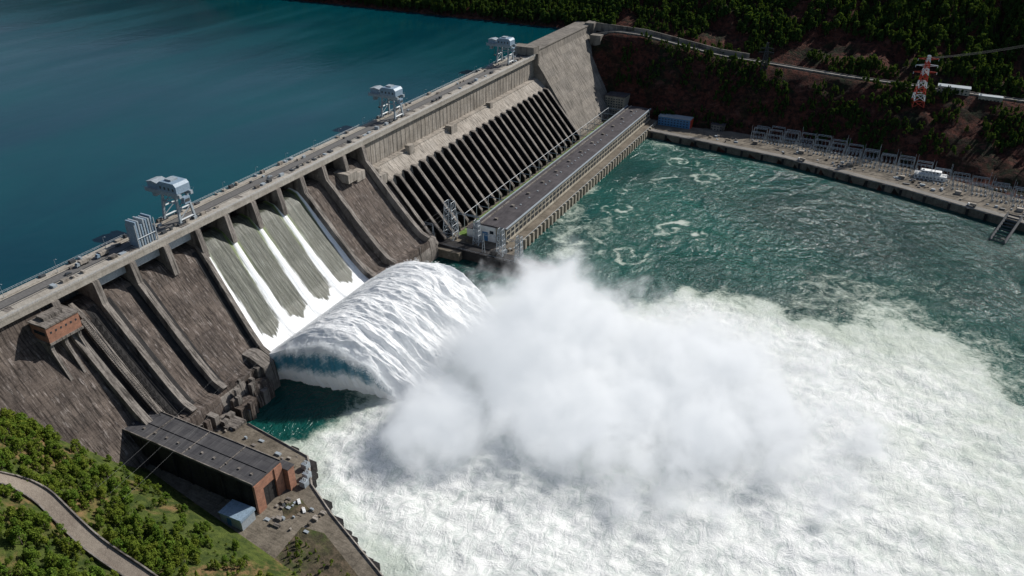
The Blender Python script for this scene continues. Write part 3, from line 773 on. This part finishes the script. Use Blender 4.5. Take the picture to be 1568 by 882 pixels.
# ================================================================ CRANES, RACK, VEHICLES
def crane(loc):
    e=empty('gantry_crane',loc); mb=MB()
    for x in (-8,8):
        for y in (-6.5,6.5):
            mb.beam((x,y,0.6),(x*.82,y*.72,20),1.5,0); mb.box(x-1,x+1,y-2.6,y+2.6,.05,1.5,2)
        mb.beam((x,-6.3,3.2),(x,6.3,3.2),1.0,0); mb.beam((x*.9,-5.6,11),(x*.9,5.6,11),.9,0)
        mb.beam((x,-6.5,3.5),(x*.9,5.6,11),.6,0); mb.beam((x*.9,-5.6,11),(x*.85,4.7,20),.6,0)
    for y in (-5,5):
        mb.beam((-6.9,y,15),(6.9,y,15),.8,0); mb.beam((-6.9,y,15),(6.5,y,20),.5,0)
        mb.box(-22,12,y-1,y+1,20,22.6,0)
    mb.build('legs_and_girders',['steel','bluesteel','darksteel'],e)
    mb=MB()
    mb.prism([(-8,22.6),(-8,28),(-5,30),(8,30),(10,28),(10,22.6)],-6,6,0)
    mb.box(-20,-10,-4.5,4.5,22.6,26.5,0); mb.prism([(-20.5,26.5),(-20.5,27),(-15,28.2),(-9.5,27),(-9.5,26.5)],-4.8,4.8,1)
    mb.box(-19,-16,-3,1,15.5,20,1); mb.box(9,12.5,-3,2,15,19.9,0); mb.box(12.5,12.6,-2.6,1.6,16.4,18.6,2)
    mb.box(-3,3,-3,3,30,31.2,1)
    mb.beam((-14,0,20),(-14,0,9),.3,2); mb.box(-15,-13,-1,1,7.5,9,2)
    for x in (-6,-2,2,6): mb.box(x,x+1.6,-6.08,-6.003,24.5,26.5,2)
    mb.build('machinery_house',['bluesteel','steel','darksteel'],e,bevel=.15)
    mb=MB()
    for y in (-7,7):
        mb.beam((-22,y,24),(12,y,24),.15)
        for x in np.arange(-22,12.1,3.4): mb.beam((x,y*.86,22.6),(x,y,24),.15)
    mb.build('railings',['steel'],e)
    return e
for y in (142,404,639): crane((-13.5,y,104.6))
mb=MB()
for k in range(7):
    mb.box(-11,-2,98+k*2.0,99.1+k*2.0,104.6,104.6+random.choice((17,18,15,18)),k%2)
    mb.beam((-11.5,98+k*2,104.6),(-11.5,98+k*2,120),.4,2)
mb.beam((-11.5,97,112),(-11.5,112,112),.5,2); mb.beam((-1.6,97,111),(-1.6,112,111),.5,2); mb.beam((-1.6,97,104.6),(-1.6,97,121),.6,2); mb.beam((-1.6,112,104.6),(-1.6,112,121),.6,2)
mb.build('stoplog_rack',['bluesteel','steel','steel'],bevel=.05)
def truck(loc,rz,c):
    e=empty('truck',loc,rz); mb=MB()
    mb.box(-1.2,1.2,-4.5,2.0,1.0,1.2,1); mb.box(-1.25,1.25,-4.5,1.6,1.2,3.5,0); mb.build('cargo_body',['wall','darksteel'],e,bevel=.06)
    mb=MB(); mb.add([(-1.15,2.0,.7),(1.15,2.0,.7),(1.15,4.2,.7),(-1.15,4.2,.7),(-1.15,2.0,2.8),(1.15,2.0,2.8),(1.05,3.5,2.8),(-1.05,3.5,2.8),(-1.15,4.2,1.7),(1.15,4.2,1.7)],
        [(3,2,1,0),(0,1,5,4),(4,5,6,7),(7,6,9,8),(8,9,2,3),(1,2,9,6,5),(0,4,7,8,3)],0); mb.build('cab',[c],e)
    mb=MB()
    for y in (-3.4,-2.2,3.2):
        for x in (-1.25,.95): mb.cyl((x,y,.5),.5,.3,'x',12)
    mb.build('wheels',['rubber'],e)
    mb=MB(); mb.add([(-.95,3.62,2.68),(.95,3.62,2.68),(1.0,4.16,1.86),(-1.0,4.16,1.86)],[(0,1,2,3)],0); o=mb.build('windscreen',['glass'],e); o.location=(0,.03,.02)
def car(loc,rz,c):
    e=empty('parked_car',loc,rz); mb=MB()
    pr=[(-2.2,.35),(-2.25,.8),(-1.9,.95),(-1.3,1.4),(.4,1.42),(1.1,.95),(2.0,.85),(2.2,.6),(2.15,.35)]
    n=len(pr); vs=[(-.85,y,z) for y,z in pr]+[(.85,y,z) for y,z in pr]
    mb.add(vs,[(i,(i+1)%n,n+(i+1)%n,n+i) for i in range(n)]+[tuple(range(n-1,-1,-1)),tuple(range(n,2*n))],0); mb.build('body',[c],e,bevel=.08)
    mb=MB()
    for y in (-1.4,1.4):
        for x in (-.9,.7): mb.cyl((x,y,.33),.33,.2,'x',12)
    mb.build('wheels',['rubber'],e)
    mb=MB()
    for x in (-.865,.862): mb.add([(x,-1.2,.98),(x,.9,.98),(x,.4,1.34),(x,-1.1,1.34)],[(0,1,2,3)],0)
    mb.add([(-.75,.47,1.42),(.75,.47,1.42),(.8,1.1,1.0),(-.8,1.1,1.0)],[(0,1,2,3)],0)
    mb.build('windows',['glass'],e)
for y,c in ((64,'steel'),(78,'bluesteel')):
    truck((-14-(y%3),y,104.44),(0 if y%2 else math.pi),c)
for y,c in ((52,'darksteel'),(232,'steel'),(430,'steel')):
    car((-12,y,104.44),0,c)
i=int(len(rd[0])*.72)
car((rd[0][i],rd[1][i],rd[2][i]+.02),.4,'red')
for (x,y,c) in ((168,36,'white'),(175,32,'white'),(162,30,'darksteel')): car((x,y,8.02),.9,c)
for x in (330,510): truck((x,float(qY(np.array(x)))+9,7.53),1.3,'white')
def lamp(loc,rz=0):
    mb=MB(); mb.cyl((0,0,0),.16,9,r2=.09,n=6); mb.beam((0,0,9),(2.2,0,9.6),.12); mb.box(1.8,2.9,-.2,.2,9.5,9.7,0)
    o=mb.build('street_lamp',['steel']); o.location=loc; o.rotation_euler=(0,0,rz)
for y in range(-20,690,35): lamp((-19,y,105.2))

# ================================================================ VEGETATION
def leafmat(name,c1,c2,c3):
    m,nt,out=newmat(name)
    r=nd(nt,'ShaderNodeObjectInfo').outputs['Random']; n=noise(nt,objco(nt),.5,3)
    col=mixc(nt,mr(nt,n,.35,.65),c1,c2); col=mixc(nt,mth(nt,'MULTIPLY',r,.8),col,c3)
    d=nd(nt,'ShaderNodeBsdfDiffuse',{'Color':col}); t=nd(nt,'ShaderNodeBsdfTranslucent',{'Color':mixc(nt,.5,col,(.2,.3,.02))})
    mx=nd(nt,'ShaderNodeMixShader',{0:.35,1:d.outputs[0],2:t.outputs[0]}); nt.links.new(mx.outputs[0],out.inputs[0]); return m
LB=leafmat('broadleaf_foliage',(.06,.12,.022),(.15,.24,.035),(.17,.19,.03))
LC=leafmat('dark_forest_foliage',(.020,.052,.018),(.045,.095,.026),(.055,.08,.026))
M['bark']=simple('bark',(.09,.07,.055),.9)
def tree(name,h,kind,leaf,nl,ls):
    mb=MB(); mb.cyl((0,0,-1.5),h*.03,h*.75+1.5,n=6,mi=0,r2=h*.008)
    cl=[]
    if kind=='broad':
        for k in range(14):
            a=random.random()*6.28; zz=random.uniform(.3,.95); rr=h*.30*math.sin(min(1,(1.08-zz)*1.5)*1.5)*random.uniform(.4,1.05)
            c=Vector((math.cos(a)*rr,math.sin(a)*rr,h*zz)); cl.append((c,h*random.uniform(.08,.17)))
            mb.beam((0,0,h*zz*.6),c,h*.012,0)
    else:
        for k in range(16):
            zz=.18+.8*k/16; a=k*2.4; rr=h*.17*(1.02-zz)*random.uniform(.7,1.2)
            c=Vector((math.cos(a)*rr,math.sin(a)*rr,h*zz)); cl.append((c,h*.11*(1.15-zz)))
            mb.beam((0,0,h*zz),c,h*.008,0)
    for i in range(nl):
        c,r=random.choice(cl)
        d=Vector((random.gauss(0,1),random.gauss(0,1),random.gauss(0,1))).normalized()
        p=c+d*r*random.uniform(.6,1.15); nrm=(d+Vector((random.gauss(0,.5),random.gauss(0,.5),random.gauss(0,.5)+.3))).normalized()
        u=nrm.orthogonal().normalized(); w=nrm.cross(u); s=ls*random.uniform(.6,1.3)
        ang=random.random()*3.14; u,w=u*math.cos(ang)+w*math.sin(ang),w*math.cos(ang)-u*math.sin(ang)
        mb.add([p+u*s,p+w*s*.7,p-u*s,p-w*s*.7],[(0,1,2,3)],1)
    me=bpy.data.meshes.new(name); me.from_pydata(mb.v,[],mb.f); me.materials.append(M['bark']); me.materials.append(leaf)
    me.polygons.foreach_set('material_index',mb.m); me.update()
    return bpy.data.objects.new(name,me)
def collect(name,obs):
    c=bpy.data.collections.new(name)
    for o in obs: c.objects.link(o)
    return c
cB=collect('broadleaf_sources',[tree('broadleaf_tree_%d'%i,h_,k_,LB,620,.40) for i,(h_,k_) in enumerate(((8,'broad'),(8,'broad'),(6.5,'broad'),(9.5,'broad'),(11,'con'),(7,'broad')))])
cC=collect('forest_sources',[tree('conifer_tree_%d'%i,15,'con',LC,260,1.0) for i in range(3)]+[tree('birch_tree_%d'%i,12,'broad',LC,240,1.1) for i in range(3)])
# foam clumps: ragged spatter clusters
def foammat():
    m,nt,out=newmat('foam_spatter')
    d=nd(nt,'ShaderNodeBsdfDiffuse',{'Color':(.94,.95,.96,1)}); t=nd(nt,'ShaderNodeBsdfTranslucent',{'Color':(.94,.96,.97,1)})
    mx=nd(nt,'ShaderNodeMixShader',{0:.5,1:d.outputs[0],2:t.outputs[0]}); nt.links.new(mx.outputs[0],out.inputs[0]); return m
FM=foammat()
def clump(name):
    mb=MB()
    for i in range(20):
        r=random.uniform(.05,.24); c=Vector((random.gauss(0,1.1),random.gauss(0,.6),random.gauss(0,.5)))
        a=Vector((random.gauss(0,1),random.gauss(0,1),random.gauss(0,1))).normalized()*r; b=a.orthogonal().normalized()*r; k=a.cross(b).normalized()*r
        mb.add([c+a,c-a,c+b,c-b,c+k,c-k],[(0,2,4),(2,1,4),(1,3,4),(3,0,4),(2,0,5),(1,2,5),(3,1,5),(0,3,5)],0)
    me=bpy.data.meshes.new(name); me.from_pydata(mb.v,[],mb.f); me.materials.append(FM); me.update(); return bpy.data.objects.new(name,me)
cF=collect('foam_sources',[clump('foam_clump_%d'%i) for i in range(5)])
def scatter(name,P,S,coll,rot=.08):
    me=bpy.data.meshes.new(name); me.from_pydata(P.tolist(),[],[])
    a=me.attributes.new('scl','FLOAT','POINT'); a.data.foreach_set('value',S.astype(np.float32))
    o=bpy.data.objects.new(name,me); scene.collection.objects.link(o)
    ng=bpy.data.node_groups.new(name+'_nodes','GeometryNodeTree')
    ng.interface.new_socket('Geometry',in_out='INPUT',socket_type='NodeSocketGeometry'); ng.interface.new_socket('Geometry',in_out='OUTPUT',socket_type='NodeSocketGeometry')
    gi=ng.nodes.new('NodeGroupInput'); go=ng.nodes.new('NodeGroupOutput'); ip=ng.nodes.new('GeometryNodeInstanceOnPoints')
    ci=ng.nodes.new('GeometryNodeCollectionInfo'); ci.inputs['Collection'].default_value=coll; ci.inputs['Separate Children'].default_value=True; ci.inputs['Reset Children'].default_value=True
    rv=ng.nodes.new('FunctionNodeRandomValue'); rv.data_type='FLOAT_VECTOR'; rv.inputs[0].default_value=(-rot,-rot,0); rv.inputs[1].default_value=(rot,rot,6.28)
    na=ng.nodes.new('GeometryNodeInputNamedAttribute'); na.data_type='FLOAT'; na.inputs['Name'].default_value='scl'
    L=ng.links; L.new(gi.outputs[0],ip.inputs['Points']); L.new(ci.outputs[0],ip.inputs['Instance']); ip.inputs['Pick Instance'].default_value=True
    L.new(rv.outputs[0],ip.inputs['Rotation']); L.new(na.outputs[0],ip.inputs['Scale']); L.new(ip.outputs[0],go.inputs[0])
    md=o.modifiers.new('scatter','NODES'); md.node_group=ng; return o
n=3000
si=np.clip((rng.random(n)**.45*259).astype(int),40,259); vi=rng.integers(0,440,n)
P=np.stack([Xj[si,vi],Yj[si,vi],Zj[si,vi]],1); off=np.abs(rng.normal(0,1,n))
P[:,2]+=.1+off*(.2+1.6*(si/259)**1.5); P[:,0]+=off*1.0*(si/259); P=P[P[:,2]>1]
o=scatter('foam_spatter',P,.4+.8*rng.random(len(P)),cF,1.5); o.parent=jet
n=1500; si=rng.integers(40,259,n); P=np.stack([Xj[si,0],Yj[si,0]+rng.normal(0,1.6,n)-.5,Zj[si,0]+rng.normal(0,1.8,n)-.5],1); P=P[P[:,2]>.5]
o=scatter('rim_spatter',P,.4+1.0*rng.random(len(P)),cF,1.5); o.parent=jet

n=9000; x=rng.uniform(10,330,n); y=rng.uniform(-150,14,n)
z=TL(x,y); d=footL(x)-y
dr=np.min(np.hypot(x[:,None]-rd[0][None,::3],y[:,None]-rd[1][None,::3]),axis=1)
den=fbm(x*.05+4,y*.05+2,4)
k=(d>1)&(dr>6.5)&~((x>132)&(x<165)&(y>0))
face=np.interp(x,[0,3,58,66,70],[101,90,22,12,-10])
k&=z>face+1
k&=~((den<.42)&(rng.random(n)<.8))
k&=~((x>195)&(rng.random(n)<.2))
x,y,z=x[k],y[k],z[k]; S=.28+.95*rng.random(len(x))**2.2; S[y>footL(x)-18]*=.75
scatter('broadleaf_woodland',np.stack([x,y,z],1),S,cB)
x=rng.uniform(184,300,260); y=footL(x)+rng.uniform(0,26,260); k=y<np.interp(x,[165,190,240,300],[45,30,9,-12]); x,y=x[k],y[k]
scatter('bushes',np.stack([x,y,np.full(len(x),8.)],1),.12+.4*rng.random(len(x))**2,cB)
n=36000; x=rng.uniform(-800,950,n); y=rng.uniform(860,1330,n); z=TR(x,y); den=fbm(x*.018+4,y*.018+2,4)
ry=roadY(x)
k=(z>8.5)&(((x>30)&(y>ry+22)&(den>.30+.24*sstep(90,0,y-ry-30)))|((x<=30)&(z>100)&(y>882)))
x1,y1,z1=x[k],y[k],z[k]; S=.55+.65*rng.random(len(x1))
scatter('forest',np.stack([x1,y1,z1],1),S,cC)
n=7000; x=rng.uniform(60,760,n); y=rng.uniform(790,925,n); z=TR(x,y); den=fbm(x*.03+14,y*.06+2,4)
drr=np.min(np.hypot(x[:,None]-rd2[0][None,::5],y[:,None]-rd2[1][None,::5]),axis=1)
k=(z>9)&(den>.51)&(drr>9)
x,y,z=x[k],y[k],z[k]; S=.25+.5*rng.random(len(x))
scatter('bushes',np.stack([x,y,z],1),S,cC)

# ================================================================ LIGHT, WORLD, CAMERA
az=27.2; el=38.0
A=R(55-az)
Sd=Vector((math.sin(A)*math.cos(R(el)),math.cos(A)*math.cos(R(el)),math.sin(R(el))))
ld=bpy.data.lights.new('sun','SUN'); ld.energy=5.0; ld.angle=R(.5); ld.color=(1,.96,.90)
lo=bpy.data.objects.new('sun',ld); scene.collection.objects.link(lo); lo.rotation_euler=Sd.to_track_quat('Z','Y').to_euler(); lo.location=(0,0,900)
w=bpy.data.worlds.new('World'); scene.world=w; w.use_nodes=True; nt=w.node_tree; nt.nodes.clear()
sky=nt.nodes.new('ShaderNodeTexSky'); sky.sky_type='NISHITA'; sky.sun_disc=False; sky.sun_elevation=R(el); sky.sun_rotation=A
bgn=nt.nodes.new('ShaderNodeBackground'); bgn.inputs[1].default_value=.08; ow=nt.nodes.new('ShaderNodeOutputWorld')
nt.links.new(sky.outputs[0],bgn.inputs[0]); nt.links.new(bgn.outputs[0],ow.inputs[0])
cd=bpy.data.cameras.new('camera'); cam=bpy.data.objects.new('camera',cd); scene.collection.objects.link(cam)
cam.location=(427.6,-200.9,340); cam.rotation_euler=(R(90-29.94),0,R(27.2)); cd.lens=27.55; cd.sensor_width=36; cd.clip_start=1; cd.clip_end=20000
scene.camera=cam
scene.view_settings.view_transform='Standard'; scene.view_settings.look='None'; scene.view_settings.exposure=0
